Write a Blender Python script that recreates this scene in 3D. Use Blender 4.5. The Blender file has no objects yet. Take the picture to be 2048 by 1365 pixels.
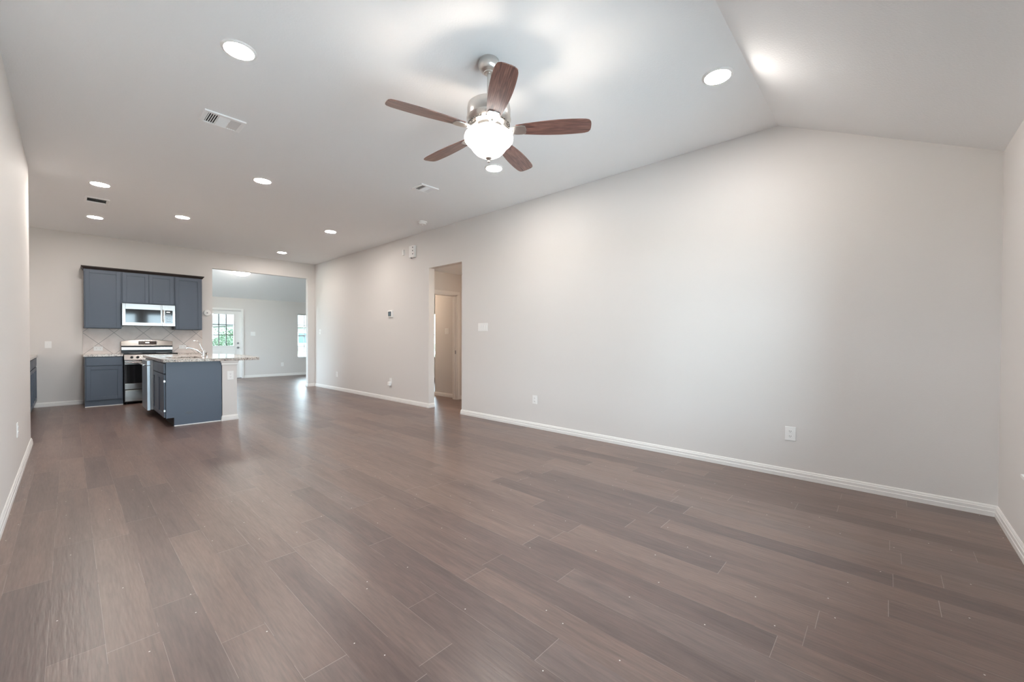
import bpy, bmesh, math, random
from mathutils import Vector, Matrix, noise
random.seed(7)
SC = bpy.context.scene
COL = SC.collection
PI = math.pi

# ---------------------------------------------------------------- camera
EYE = 1.175
F_PX, PHI, PITCH, ROLL, CY = 815.48, .8268, -.0116, .0035, 690.41
fw = Vector((math.sin(PHI)*math.cos(PITCH), math.cos(PHI)*math.cos(PITCH), math.sin(PITCH)))
rt = Vector((math.cos(PHI), -math.sin(PHI), 0)); up = rt.cross(fw)
c_, s_ = math.cos(ROLL), math.sin(ROLL)
r2 = rt*c_+up*s_; u2 = up*c_-rt*s_
cam_d = bpy.data.cameras.new('camera'); cam = bpy.data.objects.new('camera', cam_d); COL.objects.link(cam)
cam_d.sensor_fit = 'HORIZONTAL'; cam_d.sensor_width = 36; cam_d.lens = F_PX/2048*36
cam_d.shift_y = (CY-682.5)/2048; cam_d.clip_start = .02; cam_d.clip_end = 400
m = Matrix((r2, u2, -fw)).transposed().to_4x4(); m.translation = (0, 0, EYE)
cam.matrix_world = m
SC.camera = cam

# ---------------------------------------------------------------- world, exposure, daylight portals
SKY = 7.3
CAN = 116.0
SC.view_settings.view_transform = 'Standard'
SC.view_settings.look = 'None'
SC.view_settings.exposure = 1.2
SC.view_settings.gamma = 1.0
SC.view_settings.use_curve_mapping = False
w = bpy.data.worlds.new('world'); SC.world = w; w.use_nodes = True
wn = w.node_tree
wn.nodes['Background'].inputs[0].default_value = (.71, .865, 1.0, 1)
wn.nodes['Background'].inputs[1].default_value = SKY
SC.cycles.diffuse_bounces = 7
SC.cycles.max_bounces = 12
SC.cycles.transparent_max_bounces = 12
SC.cycles.sample_clamp_indirect = 6
SC.cycles.caustics_reflective = False
SC.cycles.caustics_refractive = False

# main dimensions
A = 4.209      # long right wall
YN = -.557     # short wall behind the camera
YR = .721      # ceiling crease
YB = 10.647    # kitchen wall
HC, HE = 3.061, 2.441
XL, YLE = -.293, 6.962   # left wall and where it ends
YF = 14.35     # far wall of the front room
T = .12

def portal(loc, rot, sx, sy):
    l = bpy.data.lights.new('window_portal', 'AREA'); l.shape = 'RECTANGLE'; l.size = sx; l.size_y = sy
    l.cycles.is_portal = True
    o = bpy.data.objects.new('window_portal', l); COL.objects.link(o); o.location = loc; o.rotation_euler = rot
NEARWIN = [(.35, 1.75, .45, 2.15), (2.05, 3.45, .45, 2.15)]
ADDED_LEFTWIN = [(-.1, .5, 1.0, 2.15)]      # unseen window added for daylight, along Y in the left wall beside the camera
ADDED_FRONTLEFT = (11.2, 13.8, .35, 2.2)  # unseen side window added to bring more daylight into the front room
for x0, x1, z0, z1 in NEARWIN:
    portal(((x0+x1)/2, YN-.16, (z0+z1)/2), (PI/2, 0, 0), x1-x0, z1-z0)       # faces +Y (into the room)
for y0, y1, z0, z1 in ADDED_LEFTWIN:
    portal((XL-.16, (y0+y1)/2, (z0+z1)/2), (PI/2, 0, -PI/2), y1-y0, z1-z0)      # faces +X
portal((.6-.16, (ADDED_FRONTLEFT[0]+ADDED_FRONTLEFT[1])/2, (ADDED_FRONTLEFT[2]+ADDED_FRONTLEFT[3])/2), (PI/2, 0, -PI/2), 2.6, 1.85)
portal((5.57, YF+.2, 1.3), (PI/2, 0, PI), .9, 1.45)                          # faces -Y
portal((3.06, YF+.2, 1.45), (PI/2, 0, PI), .56, .94)

# ---------------------------------------------------------------- materials
def nt(name):
    mt = bpy.data.materials.new(name); mt.use_nodes = True
    t = mt.node_tree; b = t.nodes['Principled BSDF']
    return mt, t, b
def mat(name, col, rough=.5, metal=0., spec=.5, coat=0., emit=None, estr=0., bump=0., bscale=200., trans=0., aniso=0., bdetail=3):
    mt, t, b = nt(name)
    b.inputs['Base Color'].default_value = (*col, 1); b.inputs['Roughness'].default_value = rough
    b.inputs['Metallic'].default_value = metal; b.inputs['Specular IOR Level'].default_value = spec
    b.inputs['Coat Weight'].default_value = coat; b.inputs['Transmission Weight'].default_value = trans
    b.inputs['Anisotropic'].default_value = aniso
    if emit: b.inputs['Emission Color'].default_value = (*emit, 1); b.inputs['Emission Strength'].default_value = estr
    if bump:
        g = t.nodes.new('ShaderNodeNewGeometry'); n = t.nodes.new('ShaderNodeTexNoise'); n.inputs['Scale'].default_value = bscale
        n.inputs['Detail'].default_value = bdetail
        bp = t.nodes.new('ShaderNodeBump'); bp.inputs['Strength'].default_value = bump; bp.inputs['Distance'].default_value = .002
        t.links.new(g.outputs['Position'], n.inputs['Vector']); t.links.new(n.outputs['Fac'], bp.inputs['Height'])
        t.links.new(bp.outputs['Normal'], b.inputs['Normal'])
    return mt
def math_n(t, op, a, b=None, c=None):
    n = t.nodes.new('ShaderNodeMath'); n.operation = op
    for i, v in enumerate((a, b, c)):
        if v is None: continue
        if isinstance(v, (int, float)): n.inputs[i].default_value = v
        else: t.links.new(v, n.inputs[i])
    return n.outputs[0]
def ramp(t, fac, stops):
    n = t.nodes.new('ShaderNodeValToRGB'); e = n.color_ramp.elements
    while len(e) < len(stops): e.new(.5)
    for el, (p, c) in zip(e, stops): el.position = p; el.color = (*c, 1)
    t.links.new(fac, n.inputs[0]); return n.outputs[0]
def mixc(t, fac, a, b, mode='MIX'):
    n = t.nodes.new('ShaderNodeMix'); n.data_type = 'RGBA'; n.blend_type = mode
    for s, v in ((n.inputs['Factor'], fac), (n.inputs['A'], a), (n.inputs['B'], b)):
        if isinstance(v, (int, float)): s.default_value = v
        elif isinstance(v, tuple): s.default_value = (*v, 1)
        else: t.links.new(v, s)
    return n.outputs['Result']

def floor_material():
    mt, t, b = nt('plank_floor'); N = t.nodes.new; L = t.links.new
    g = N('ShaderNodeNewGeometry'); sp = N('ShaderNodeSeparateXYZ'); L(g.outputs['Position'], sp.inputs[0])
    X, Y = sp.outputs[0], sp.outputs[1]
    W, LEN = .1515, 1.22
    u = math_n(t, 'DIVIDE', math_n(t, 'SUBTRACT', X, .088), W); row = math_n(t, 'FLOOR', u); fu = math_n(t, 'FRACT', u)
    wn1 = N('ShaderNodeTexWhiteNoise'); wn1.noise_dimensions = '1D'; L(row, wn1.inputs['W'])
    v = math_n(t, 'ADD', math_n(t, 'DIVIDE', Y, LEN), math_n(t, 'MULTIPLY', wn1.outputs['Value'], 7.3))
    idx = math_n(t, 'FLOOR', v); fv = math_n(t, 'FRACT', v)
    cmb = N('ShaderNodeCombineXYZ'); L(row, cmb.inputs[0]); L(idx, cmb.inputs[1])
    wn2 = N('ShaderNodeTexWhiteNoise'); wn2.noise_dimensions = '3D'; L(cmb.outputs[0], wn2.inputs['Vector'])
    r1 = wn2.outputs['Value']; sc = N('ShaderNodeSeparateColor'); L(wn2.outputs['Color'], sc.inputs[0]); r2_ = sc.outputs[1]
    # grain coordinates: stretched along Y, shifted per plank
    gx = math_n(t, 'ADD', math_n(t, 'MULTIPLY', X, 16.), math_n(t, 'MULTIPLY', r1, 91.))
    gy = math_n(t, 'MULTIPLY', Y, 1.5); gc = N('ShaderNodeCombineXYZ'); L(gx, gc.inputs[0]); L(gy, gc.inputs[1]); L(math_n(t, 'MULTIPLY', r2_, 37.), gc.inputs[2])
    n1 = N('ShaderNodeTexNoise'); L(gc.outputs[0], n1.inputs['Vector']); n1.inputs['Scale'].default_value = 1.; n1.inputs['Detail'].default_value = 5.; n1.inputs['Roughness'].default_value = .6; n1.inputs['Distortion'].default_value = .6
    gc2 = N('ShaderNodeCombineXYZ'); L(math_n(t, 'MULTIPLY', X, 110.), gc2.inputs[0]); L(math_n(t, 'MULTIPLY', Y, 9.), gc2.inputs[1])
    n2 = N('ShaderNodeTexNoise'); L(gc2.outputs[0], n2.inputs['Vector']); n2.inputs['Scale'].default_value = 1.; n2.inputs['Detail'].default_value = 4.
    plank = ramp(t, r1, [(0, (.128, .088, .078)), (.35, (.162, .108, .092)), (.7, (.193, .129, .107)), (1, (.172, .123, .109))])
    streak = ramp(t, n1.outputs['Fac'], [(.28, (.76, .76, .78)), (.5, (1., 1., 1.)), (.72, (1.2, 1.17, 1.15))])
    c = mixc(t, 1., plank, streak, 'MULTIPLY')
    fine = ramp(t, n2.outputs['Fac'], [(.3, (.86, .86, .86)), (.7, (1.12, 1.12, 1.12))])
    c = mixc(t, 1., c, fine, 'MULTIPLY')
    # light seams: every plank end, long seams only in places
    endm = math_n(t, 'LESS_THAN', math_n(t, 'MINIMUM', fv, math_n(t, 'SUBTRACT', 1., fv)), .0009)
    brk = N('ShaderNodeTexNoise'); L(g.outputs['Position'], brk.inputs['Vector']); brk.inputs['Scale'].default_value = 3.; brk.inputs['Detail'].default_value = 2.
    brm = math_n(t, 'GREATER_THAN', brk.outputs['Fac'], .50)
    lngm = math_n(t, 'LESS_THAN', math_n(t, 'MINIMUM', fu, math_n(t, 'SUBTRACT', 1., fu)), .0045)
    lng = math_n(t, 'MULTIPLY', math_n(t, 'MULTIPLY', lngm, brm), .55)
    endv = math_n(t, 'MULTIPLY', endm, math_n(t, 'ADD', .3, math_n(t, 'MULTIPLY', r2_, .7)))
    seam = math_n(t, 'MAXIMUM', lng, endv)
    c = mixc(t, math_n(t, 'MULTIPLY', seam, .8), c, (.46, .39, .34))
    # paint specks left on the boards
    vo = N('ShaderNodeTexVoronoi'); vo.voronoi_dimensions = '2D'; L(g.outputs['Position'], vo.inputs['Vector']); vo.inputs['Scale'].default_value = 5.; vo.inputs['Randomness'].default_value = 1.
    sc2 = N('ShaderNodeSeparateColor'); L(vo.outputs['Color'], sc2.inputs[0])
    spk = math_n(t, 'MULTIPLY', math_n(t, 'LESS_THAN', vo.outputs['Distance'], .014), math_n(t, 'GREATER_THAN', sc2.outputs[0], .62))
    c = mixc(t, spk, c, (.75, .7, .65))
    L(c, b.inputs['Base Color'])
    big = N('ShaderNodeTexNoise'); L(g.outputs['Position'], big.inputs['Vector']); big.inputs['Scale'].default_value = 1.3; big.inputs['Detail'].default_value = 3.
    rr = math_n(t, 'ADD', math_n(t, 'MULTIPLY', big.outputs['Fac'], .10), .278)
    L(rr, b.inputs['Roughness']); b.inputs['Specular IOR Level'].default_value = .62
    bn = N('ShaderNodeTexNoise'); L(gc2.outputs[0], bn.inputs['Vector']); bn.inputs['Scale'].default_value = .55; bn.inputs['Detail'].default_value = 2.
    h = math_n(t, 'SUBTRACT', bn.outputs['Fac'], math_n(t, 'MULTIPLY', math_n(t, 'MAXIMUM', endm, lngm), .6))
    bp = N('ShaderNodeBump'); bp.inputs['Strength'].default_value = .42; bp.inputs['Distance'].default_value = .0022; L(h, bp.inputs['Height'])
    L(bp.outputs['Normal'], b.inputs['Normal'])
    return mt

def granite():
    mt, t, b = nt('granite'); N = t.nodes.new; L = t.links.new
    g = N('ShaderNodeNewGeometry')
    v = N('ShaderNodeTexVoronoi'); v.inputs['Scale'].default_value = 130.; L(g.outputs['Position'], v.inputs['Vector'])
    s = N('ShaderNodeSeparateColor'); L(v.outputs['Color'], s.inputs[0])
    c = ramp(t, s.outputs[0], [(0, (.05, .045, .045)), (.14, (.25, .2, .18)), (.3, (.62, .55, .5)), (.65, (.75, .72, .69)), (1, (.5, .48, .47))])
    n = N('ShaderNodeTexNoise'); n.inputs['Scale'].default_value = 14.; n.inputs['Detail'].default_value = 6.; L(g.outputs['Position'], n.inputs['Vector'])
    c2 = ramp(t, n.outputs['Fac'], [(.35, (.75, .7, .67)), (.6, (1.1, 1.08, 1.06))])
    L(mixc(t, 1., c, c2, 'MULTIPLY'), b.inputs['Base Color']); b.inputs['Roughness'].default_value = .12
    return mt

def walnut():
    mt, t, b = nt('walnut_blade'); N = t.nodes.new; L = t.links.new
    tc = N('ShaderNodeTexCoord'); mp = N('ShaderNodeMapping'); mp.inputs['Scale'].default_value = (1.6, 12., 12.); L(tc.outputs['Object'], mp.inputs[0])
    n = N('ShaderNodeTexNoise'); n.inputs['Scale'].default_value = 3.; n.inputs['Detail'].default_value = 6.; n.inputs['Distortion'].default_value = 1.4; L(mp.outputs[0], n.inputs['Vector'])
    wv = N('ShaderNodeTexWave'); wv.inputs['Scale'].default_value = 2.2; wv.inputs['Distortion'].default_value = 5.; wv.bands_direction = 'Y'; L(mp.outputs[0], wv.inputs['Vector'])
    c = ramp(t, n.outputs['Fac'], [(.3, (.095, .038, .030)), (.5, (.20, .086, .066)), (.7, (.30, .14, .11))])
    c2 = ramp(t, wv.outputs['Fac'], [(0, (.8, .8, .8)), (1, (1.15, 1.15, 1.15))])
    L(mixc(t, 1., c, c2, 'MULTIPLY'), b.inputs['Base Color']); b.inputs['Roughness'].default_value = .33; b.inputs['Coat Weight'].default_value = .6; b.inputs['Coat Roughness'].default_value = .25
    return mt

def tile_mat():
    mt, t, b = nt('diagonal_tile'); N = t.nodes.new; L = t.links.new
    g = N('ShaderNodeNewGeometry'); sp = N('ShaderNodeSeparateXYZ'); L(g.outputs['Position'], sp.inputs[0])
    D = .205
    x = math_n(t, 'DIVIDE', math_n(t, 'SUBTRACT', sp.outputs[0], .365), D*2); z = math_n(t, 'DIVIDE', math_n(t, 'SUBTRACT', sp.outputs[2], 1.085), D*2)
    a = math_n(t, 'FRACT', math_n(t, 'ADD', math_n(t, 'ADD', x, z), 40.)); c = math_n(t, 'FRACT', math_n(t, 'ADD', math_n(t, 'SUBTRACT', x, z), 40.))
    da = math_n(t, 'MINIMUM', a, math_n(t, 'SUBTRACT', 1., a)); dc = math_n(t, 'MINIMUM', c, math_n(t, 'SUBTRACT', 1., c))
    gm = math_n(t, 'LESS_THAN', math_n(t, 'MINIMUM', da, dc), .014)
    n = N('ShaderNodeTexNoise'); n.inputs['Scale'].default_value = 9.; n.inputs['Detail'].default_value = 4.; L(g.outputs['Position'], n.inputs['Vector'])
    tc = ramp(t, n.outputs['Fac'], [(.3, (.70, .61, .565)), (.7, (.79, .71, .665))])
    L(mixc(t, gm, tc, (.42, .37, .34)), b.inputs['Base Color'])
    b.inputs['Roughness'].default_value = .3
    bp = N('ShaderNodeBump'); bp.inputs['Distance'].default_value = .002; bp.inputs['Strength'].default_value = .6
    L(math_n(t, 'SUBTRACT', 1., gm), bp.inputs['Height']); L(bp.outputs['Normal'], b.inputs['Normal'])
    return mt

def glass_mat(name, tint=(.95, .98, .97), rough=0., gl=.5):
    mt = bpy.data.materials.new(name); mt.use_nodes = True; t = mt.node_tree; t.nodes.clear(); N = t.nodes.new; L = t.links.new
    o = N('ShaderNodeOutputMaterial'); mx = N('ShaderNodeMixShader'); tr = N('ShaderNodeBsdfTransparent'); g = N('ShaderNodeBsdfGlossy'); fr = N('ShaderNodeFresnel')
    tr.inputs[0].default_value = (*tint, 1); g.inputs['Roughness'].default_value = rough; fr.inputs[0].default_value = 1.45
    L(fr.outputs[0], mx.inputs[0]); L(tr.outputs[0], mx.inputs[1]); L(g.outputs[0], mx.inputs[2]); L(mx.outputs[0], o.inputs[0])
    return mt

def leaves_mat(name, a, b2):
    mt, t, b = nt(name); N = t.nodes.new; L = t.links.new
    g = N('ShaderNodeNewGeometry'); n = N('ShaderNodeTexNoise'); n.inputs['Scale'].default_value = 1.8; n.inputs['Detail'].default_value = 5; L(g.outputs['Position'], n.inputs['Vector'])
    L(ramp(t, n.outputs['Fac'], [(.3, a), (.7, b2)]), b.inputs['Base Color']); b.inputs['Roughness'].default_value = .7
    return mt

M = {}
M['wall'] = mat('wall_paint', (.745, .715, .695), .62, bump=.25, bscale=160.)
M['ceil'] = mat('ceiling_paint', (.92, .925, .93), .8, bump=.5, bscale=90.)
M['floor'] = floor_material()
M['trim'] = mat('white_trim_paint', (.86, .84, .82), .35)
M['paint'] = mat('slate_cabinet_paint', (.082, .103, .142), .38, bump=.05, bscale=60)
M['crown'] = mat('dark_brown_crown', (.022, .016, .015), .4)  # dark brown, much darker than the cabinet fronts
M['toe'] = mat('toe_kick', (.03, .026, .026), .6)
M['granite'] = granite(); M['walnut'] = walnut(); M['tile'] = tile_mat()
M['steel'] = mat('stainless_steel', (.42, .40, .385), .22, 1., aniso=.5)
M['steel_b'] = mat('brushed_steel_side', (.62, .66, .70), .32, 1.)
M['nickel'] = mat('brushed_nickel', (.66, .63, .60), .3, 1.)
M['chrome'] = mat('chrome', (.85, .85, .86), .08, 1.)
M['black'] = mat('black_glass', (.012, .013, .015), .06, 0, .6, coat=.3)
M['dark'] = mat('dark_plastic', (.02, .02, .022), .4)
M['hole'] = mat('dark_opening', (.008, .008, .008), .8)
M['plate'] = mat('white_plastic', (.90, .89, .88), .3)
M['slot'] = mat('outlet_slot', (.12, .11, .10), .5)
M['vent'] = mat('vent_enamel', (.93, .93, .93), .4)
M['grey'] = mat('grey_metal', (.35, .35, .36), .4, .6)
M['glass'] = glass_mat('window_glass')
M['can'] = mat('lit_can_lens', (.9, .9, .9), .4, emit=(1., .93, .86), estr=CAN)
M['bowl'] = mat('frosted_bowl_glass', (.93, .93, .94), .3, emit=(1., .93, .87), estr=1.7)
M['dome'] = mat('frosted_dome_glass', (.9, .9, .9), .3, emit=(1., .93, .84), estr=14.)
M['lcd'] = mat('thermostat_screen', (.16, .22, .26), .2)
M['display'] = mat('stove_display', (.03, .012, .008), .15, emit=(.9, .9, .8), estr=0.)
M['digits'] = mat('display_digits', (.9, .9, .85), .4, emit=(1., 1., .9), estr=2.)
M['grass'] = leaves_mat('lawn_grass', (.09, .12, .06), (.15, .19, .10))
M['road'] = mat('pale_concrete_road', (.80, .785, .77), .8)
M['leaf'] = leaves_mat('tree_leaves', (.035, .065, .035), (.10, .15, .085))
M['bark'] = mat('tree_bark', (.12, .09, .07), .9)
M['siding'] = mat('white_siding', (.30, .29, .28), .7)
M['roof'] = mat('grey_shingles', (.09, .085, .08), .8)
M['blue_glass'] = mat('far_window_glass', (.04, .08, .12), .1)
M['blind'] = mat('white_blind_slats', (.85, .85, .85), .5)

# ---------------------------------------------------------------- mesh helpers
class MB:
    def __init__(s): s.bm = bmesh.new()
    def poly(s, pts):
        return s.bm.faces.new([s.bm.verts.new(p) for p in pts])
    def box(s, x0, x1, y0, y1, z0, z1, mtx=None):
        if x0 > x1: x0, x1 = x1, x0
        if y0 > y1: y0, y1 = y1, y0
        if z0 > z1: z0, z1 = z1, z0
        P = [Vector(p) for p in ((x0,y0,z0),(x1,y0,z0),(x1,y1,z0),(x0,y1,z0),(x0,y0,z1),(x1,y0,z1),(x1,y1,z1),(x0,y1,z1))]
        if mtx: P = [mtx @ p for p in P]
        v = [s.bm.verts.new(p) for p in P]
        for f in ((0,3,2,1),(4,5,6,7),(0,1,5,4),(1,2,6,5),(2,3,7,6),(3,0,4,7)): s.bm.faces.new([v[i] for i in f])
        return s
    def prism(s, pts, axis, lo, hi):
        """closed outline of 2D points extruded along axis ('x': pts=(y,z), 'y': pts=(x,z), 'z': pts=(x,y))"""
        def P(p, h): return {'x': (h, p[0], p[1]), 'y': (p[0], h, p[1]), 'z': (p[0], p[1], h)}[axis]
        a = [s.bm.verts.new(P(p, lo)) for p in pts]; b = [s.bm.verts.new(P(p, hi)) for p in pts]; n = len(pts)
        s.bm.faces.new(a); s.bm.faces.new(b[::-1])
        for i in range(n): s.bm.faces.new([a[i], b[i], b[(i+1) % n], a[(i+1) % n]])
        return s
    def lathe(s, prof, c=(0,0,0), seg=32, axis='z', cap=True):
        rings = []
        for r, h in prof:
            ring = []
            for k in range(seg):
                a = 2*PI*k/seg; x, y = r*math.cos(a), r*math.sin(a)
                p = {'z': (x, y, h), 'x': (h, x, y), 'y': (x, h, y)}[axis]
                ring.append(s.bm.verts.new((p[0]+c[0], p[1]+c[1], p[2]+c[2])))
            rings.append(ring)
        for a, b in zip(rings, rings[1:]):
            for k in range(seg): s.bm.faces.new([a[k], a[(k+1) % seg], b[(k+1) % seg], b[k]])
        if cap: s.bm.faces.new(rings[0][::-1]); s.bm.faces.new(rings[-1])
        return s
    def tube(s, pts, r, seg=12):
        pts = [Vector(p) for p in pts]; rs = r if isinstance(r, (list, tuple)) else [r]*len(pts); rings = []
        ref = Vector((0, 0, 1))
        for i, p in enumerate(pts):
            d = (pts[min(i+1, len(pts)-1)]-pts[max(i-1, 0)]).normalized()
            if abs(d.dot(ref)) > .95: ref = Vector((1, 0, 0)) if abs(d.x) < .9 else Vector((0, 1, 0))
            a = d.cross(ref).normalized(); b = d.cross(a); ref = -b if b.dot(ref) < 0 else b
            a = d.cross(ref).normalized(); b = d.cross(a)
            rings.append([s.bm.verts.new(p+(a*math.cos(2*PI*k/seg)+b*math.sin(2*PI*k/seg))*rs[i]) for k in range(seg)])
        for a, b in zip(rings, rings[1:]):
            for k in range(seg): s.bm.faces.new([a[k], a[(k+1) % seg], b[(k+1) % seg], b[k]])
        s.bm.faces.new(rings[0][::-1]); s.bm.faces.new(rings[-1])
        return s
    def build(s, name, mt, parent=None, bevel=0., smooth=False, loc=None, seg=2):
        bmesh.ops.recalc_face_normals(s.bm, faces=s.bm.faces)
        if smooth:
            for f in s.bm.faces: f.smooth = True
        me = bpy.data.meshes.new(name); s.bm.to_mesh(me); s.bm.free(); me.materials.append(mt)
        o = bpy.data.objects.new(name, me); COL.objects.link(o)
        if parent is not None: o.parent = parent
        if loc: o.location = loc
        if smooth:
            try: me.set_sharp_from_angle(angle=math.radians(38))
            except Exception: pass
        if bevel:
            md = o.modifiers.new('bevel', 'BEVEL'); md.width = bevel; md.segments = seg; md.limit_method = 'ANGLE'; md.angle_limit = math.radians(40)
        return o
def B(*boxes):
    mb = MB()
    for b in boxes: mb.box(*b)
    return mb
def tag(o, label, cat, group=None, kind=None):
    o['label'] = label; o['category'] = cat
    if group: o['group'] = group
    if kind: o['kind'] = kind
    return o
def struct(o, label=None):
    o['kind'] = 'structure'
    if label: o['label'] = label
    return o
def thing(name, loc, label, cat, group=None, rz=0., rot=None):
    o = bpy.data.objects.new(name, None); COL.objects.link(o); o.location = loc; o.empty_display_size = .05
    o.rotation_euler = rot if rot else (0, 0, rz)
    return tag(o, label, cat, group)
def copy_tree(o, parent=None):
    c = o.copy(); COL.objects.link(c); c.parent = parent
    for ch in [x for x in COL.objects if x.parent == o]: copy_tree(ch, c)
    return c

# ---------------------------------------------------------------- setting
struct(B((-1.3, 9.6, YN-T, YF+T, -.1, 0)).build('floor', M['floor']), 'dark brown wood plank floor running the length of the room')
# walls (boxes around the openings)
OY0, OY1, OZ = 4.955, 5.83, 2.415         # hall opening in the long wall
mb = MB()
mb.prism([(YN-T, 0), (OY0, 0), (OY0, HC+.02), (YR, HC+.02), (YN-T, HE-.04)], 'x', A, A+T)
mb.box(A, A+T, OY0, OY1, OZ, HC+.02); mb.box(A, A+T, OY1, YB+.001, 0, HC+.02)
struct(mb.build('wall_right', M['wall']), 'long pale wall on the right with the hallway opening')
BX0, BX1, BZ = 2.085, 4.04, 2.695
struct(B((-1.14, BX0, YB, YB+T, 0, HC+.02), (BX0, BX1, YB, YB+T, BZ, HC+.02), (BX1, A+T, YB, YB+T, 0, HC+.02)).build('wall_back', M['wall']), 'kitchen end wall with the wide opening to the front room')
def wall_x(x0, x1, y0, y1, ztop, holes):
    bx = []; y = y0
    for a, b, za, zb in holes:
        bx += [(x0, x1, y, a, 0, ztop), (x0, x1, a, b, 0, za), (x0, x1, a, b, zb, ztop)]; y = b
    return B(*(bx+[(x0, x1, y, y1, 0, ztop)]))
struct(wall_x(XL-T, XL, YN-T, YLE, HC+.02, ADDED_LEFTWIN).build('wall_left', M['wall']), 'pale wall at the left edge')
struct(B((-1.02-T, -1.02, YLE-T, YB, 0, HC+.02), (-1.02, XL-T, YLE-T, YLE, 0, HC+.02)).build('wall_kitchen_side', M['wall']), 'kitchen side wall behind the left wall corner')
# near wall with two windows
bx = []
xs = [XL-T, NEARWIN[0][0], NEARWIN[0][1], NEARWIN[1][0], NEARWIN[1][1], A+T]
z0, z1 = NEARWIN[0][2], NEARWIN[0][3]
for i in (0, 2, 4): bx.append((xs[i], xs[i+1], YN-T, YN, 0, HE+.06))
for i in (1, 3): bx += [(xs[i], xs[i+1], YN-T, YN, 0, z0), (xs[i], xs[i+1], YN-T, YN, z1, HE+.06)]
struct(B(*bx).build('wall_near', M['wall']), 'short end wall at the right edge')
# ceiling: flat, sloping down to the near wall
mb = MB(); th = .12
mb.prism([(YN-T, HE-.058), (YR, HC), (YB+T, HC), (YB+T, HC+th), (YR-.02, HC+th), (YN-T, HE+th)], 'x', -1.14, A+T)
struct(mb.build('ceiling', M['ceil']), 'white ceiling that slopes down at the near end')
# front room
mb = MB(); mb.prism([(YB+T, HC), (13.01, HC), (YF+T, HC-.486*(YF+T-13.01)), (YF+T, HC+th), (YB+T, HC+th)], 'x', .6, 6.9)
struct(mb.build('ceiling_front_room', M['ceil']), 'sloped ceiling of the front room seen through the wide opening')
DX0, DX1, DZ = 2.60, 3.525, 2.035       # front door
WX0, WX1, WZ0, WZ1 = 5.12, 6.02, .57, 2.025
struct(B((.6, DX0, YF, YF+T, 0, 2.9), (DX0, DX1, YF, YF+T, DZ, 2.9), (DX1, WX0, YF, YF+T, 0, 2.9), (WX0, WX1, YF, YF+T, 0, WZ0), (WX0, WX1, YF, YF+T, WZ1, 2.9), (WX1, 6.9, YF, YF+T, 0, 2.9)).build('wall_front_room_far', M['wall']), 'far wall of the front room with the glazed door')
struct(wall_x(.6-T, .6, YB+T, YF+T, HC+.02, [ADDED_FRONTLEFT]).build('wall_front_room_left', M['wall']))
struct(B((6.9, 6.9+T, YB+T, YF+T, 0, HC+.02)).build('wall_front_room_right', M['wall']))
struct(B((A+T, 6.9+T, YB, YB+T, 0, HC+.02)).build('wall_front_room_near', M['wall']))
# hall and bedroom beyond
HX, HY, HH = 5.275, 6.22, 2.46
PX0, PX1, PZ = 4.42, 5.165, 2.055
struct(B((HX, HX+T, 3.6, HY+T, 0, HH+.02)).build('wall_hall_right', M['wall']))
struct(B((A+T, HX, 3.6-T, 3.6, 0, HH+.02)).build('wall_hall_near', M['wall']))
struct(B((A+T, PX0, HY, HY+T, 0, HH+.02), (PX0, PX1, HY, HY+T, PZ, HH+.02), (PX1, HX, HY, HY+T, 0, HH+.02)).build('wall_hall_end', M['wall']), 'hall end wall with the bedroom doorway')
struct(B((A+T, HX+T, 3.6-T, HY+T, HH, HH+.1)).build('ceiling_hall', M['ceil']))
struct(B((HX, HX+T, HY+T, 7.08, 0, 2.5)).build('wall_bedroom_side', M['wall']), 'bedroom wall seen through the doorway')
struct(B((HX+T, 9.4, 7.08-T, 7.08, 0, 2.5)).build('wall_bedroom_near', M['wall']))
struct(B((9.4, 9.4+T, 7.08-T, 10.4+T, 0, 2.5)).build('wall_bedroom_right', M['wall']))
RX0, RX1 = 7.1, 7.88
struct(B((A+T, RX0, 10.4, 10.4+T, 0, 2.5), (RX0, RX1, 10.4, 10.4+T, 0, .62), (RX0, RX1, 10.4, 10.4+T, 2.05, 2.5), (RX1, 9.4, 10.4, 10.4+T, 0, 2.5)).build('wall_bedroom_far', M['wall']))
struct(B((A+T, 9.4+T, HY+T, 10.4+T, 2.48, 2.6)).build('ceiling_bedroom', M['ceil']))

# baseboards: profile swept along a path of wall corners, room on the given side
def sweep(pts, prof, name, mt, side=1):
    """pts: 2D path; prof: list (offset from wall, z); side=+1 room is to the left of the path"""
    mb = MB(); n = len(pts); P = [Vector(p) for p in pts]; rings = []
    for i in range(n):
        ds = []
        if i > 0: ds.append((P[i]-P[i-1]).normalized())
        if i < n-1: ds.append((P[i+1]-P[i]).normalized())
        ns = [Vector((-d.y, d.x))*side for d in ds]
        if len(ns) == 2:
            b = (ns[0]+ns[1]); b = b/ (b.length_squared/2)
        else: b = ns[0]
        rings.append([mb.bm.verts.new((P[i].x+b.x*o, P[i].y+b.y*o, z)) for o, z in prof])
    k = len(prof)
    for a, b in zip(rings, rings[1:]):
        for j in range(k): mb.bm.faces.new([a[j], a[(j+1) % k], b[(j+1) % k], b[j]])
    mb.bm.faces.new(rings[0]); mb.bm.faces.new(rings[-1][::-1])
    return mb.build(name, mt)
BP = [(0, 0), (.0155, 0), (.0155, .030), (.0125, .034), (.0125, .055), (.0085, .060), (.0085, .066), (.004, .075), (0, .075)]
def base(name, pts, side=1, label=None): return struct(sweep(pts, BP, name, M['trim'], side), label)
base('baseboard_right_near', [(A+T, OY0), (A, OY0), (A, YN), (XL, YN), (XL, YLE), (XL-T, YLE)], -1, 'white baseboard along the long wall and around the near corner')
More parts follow.
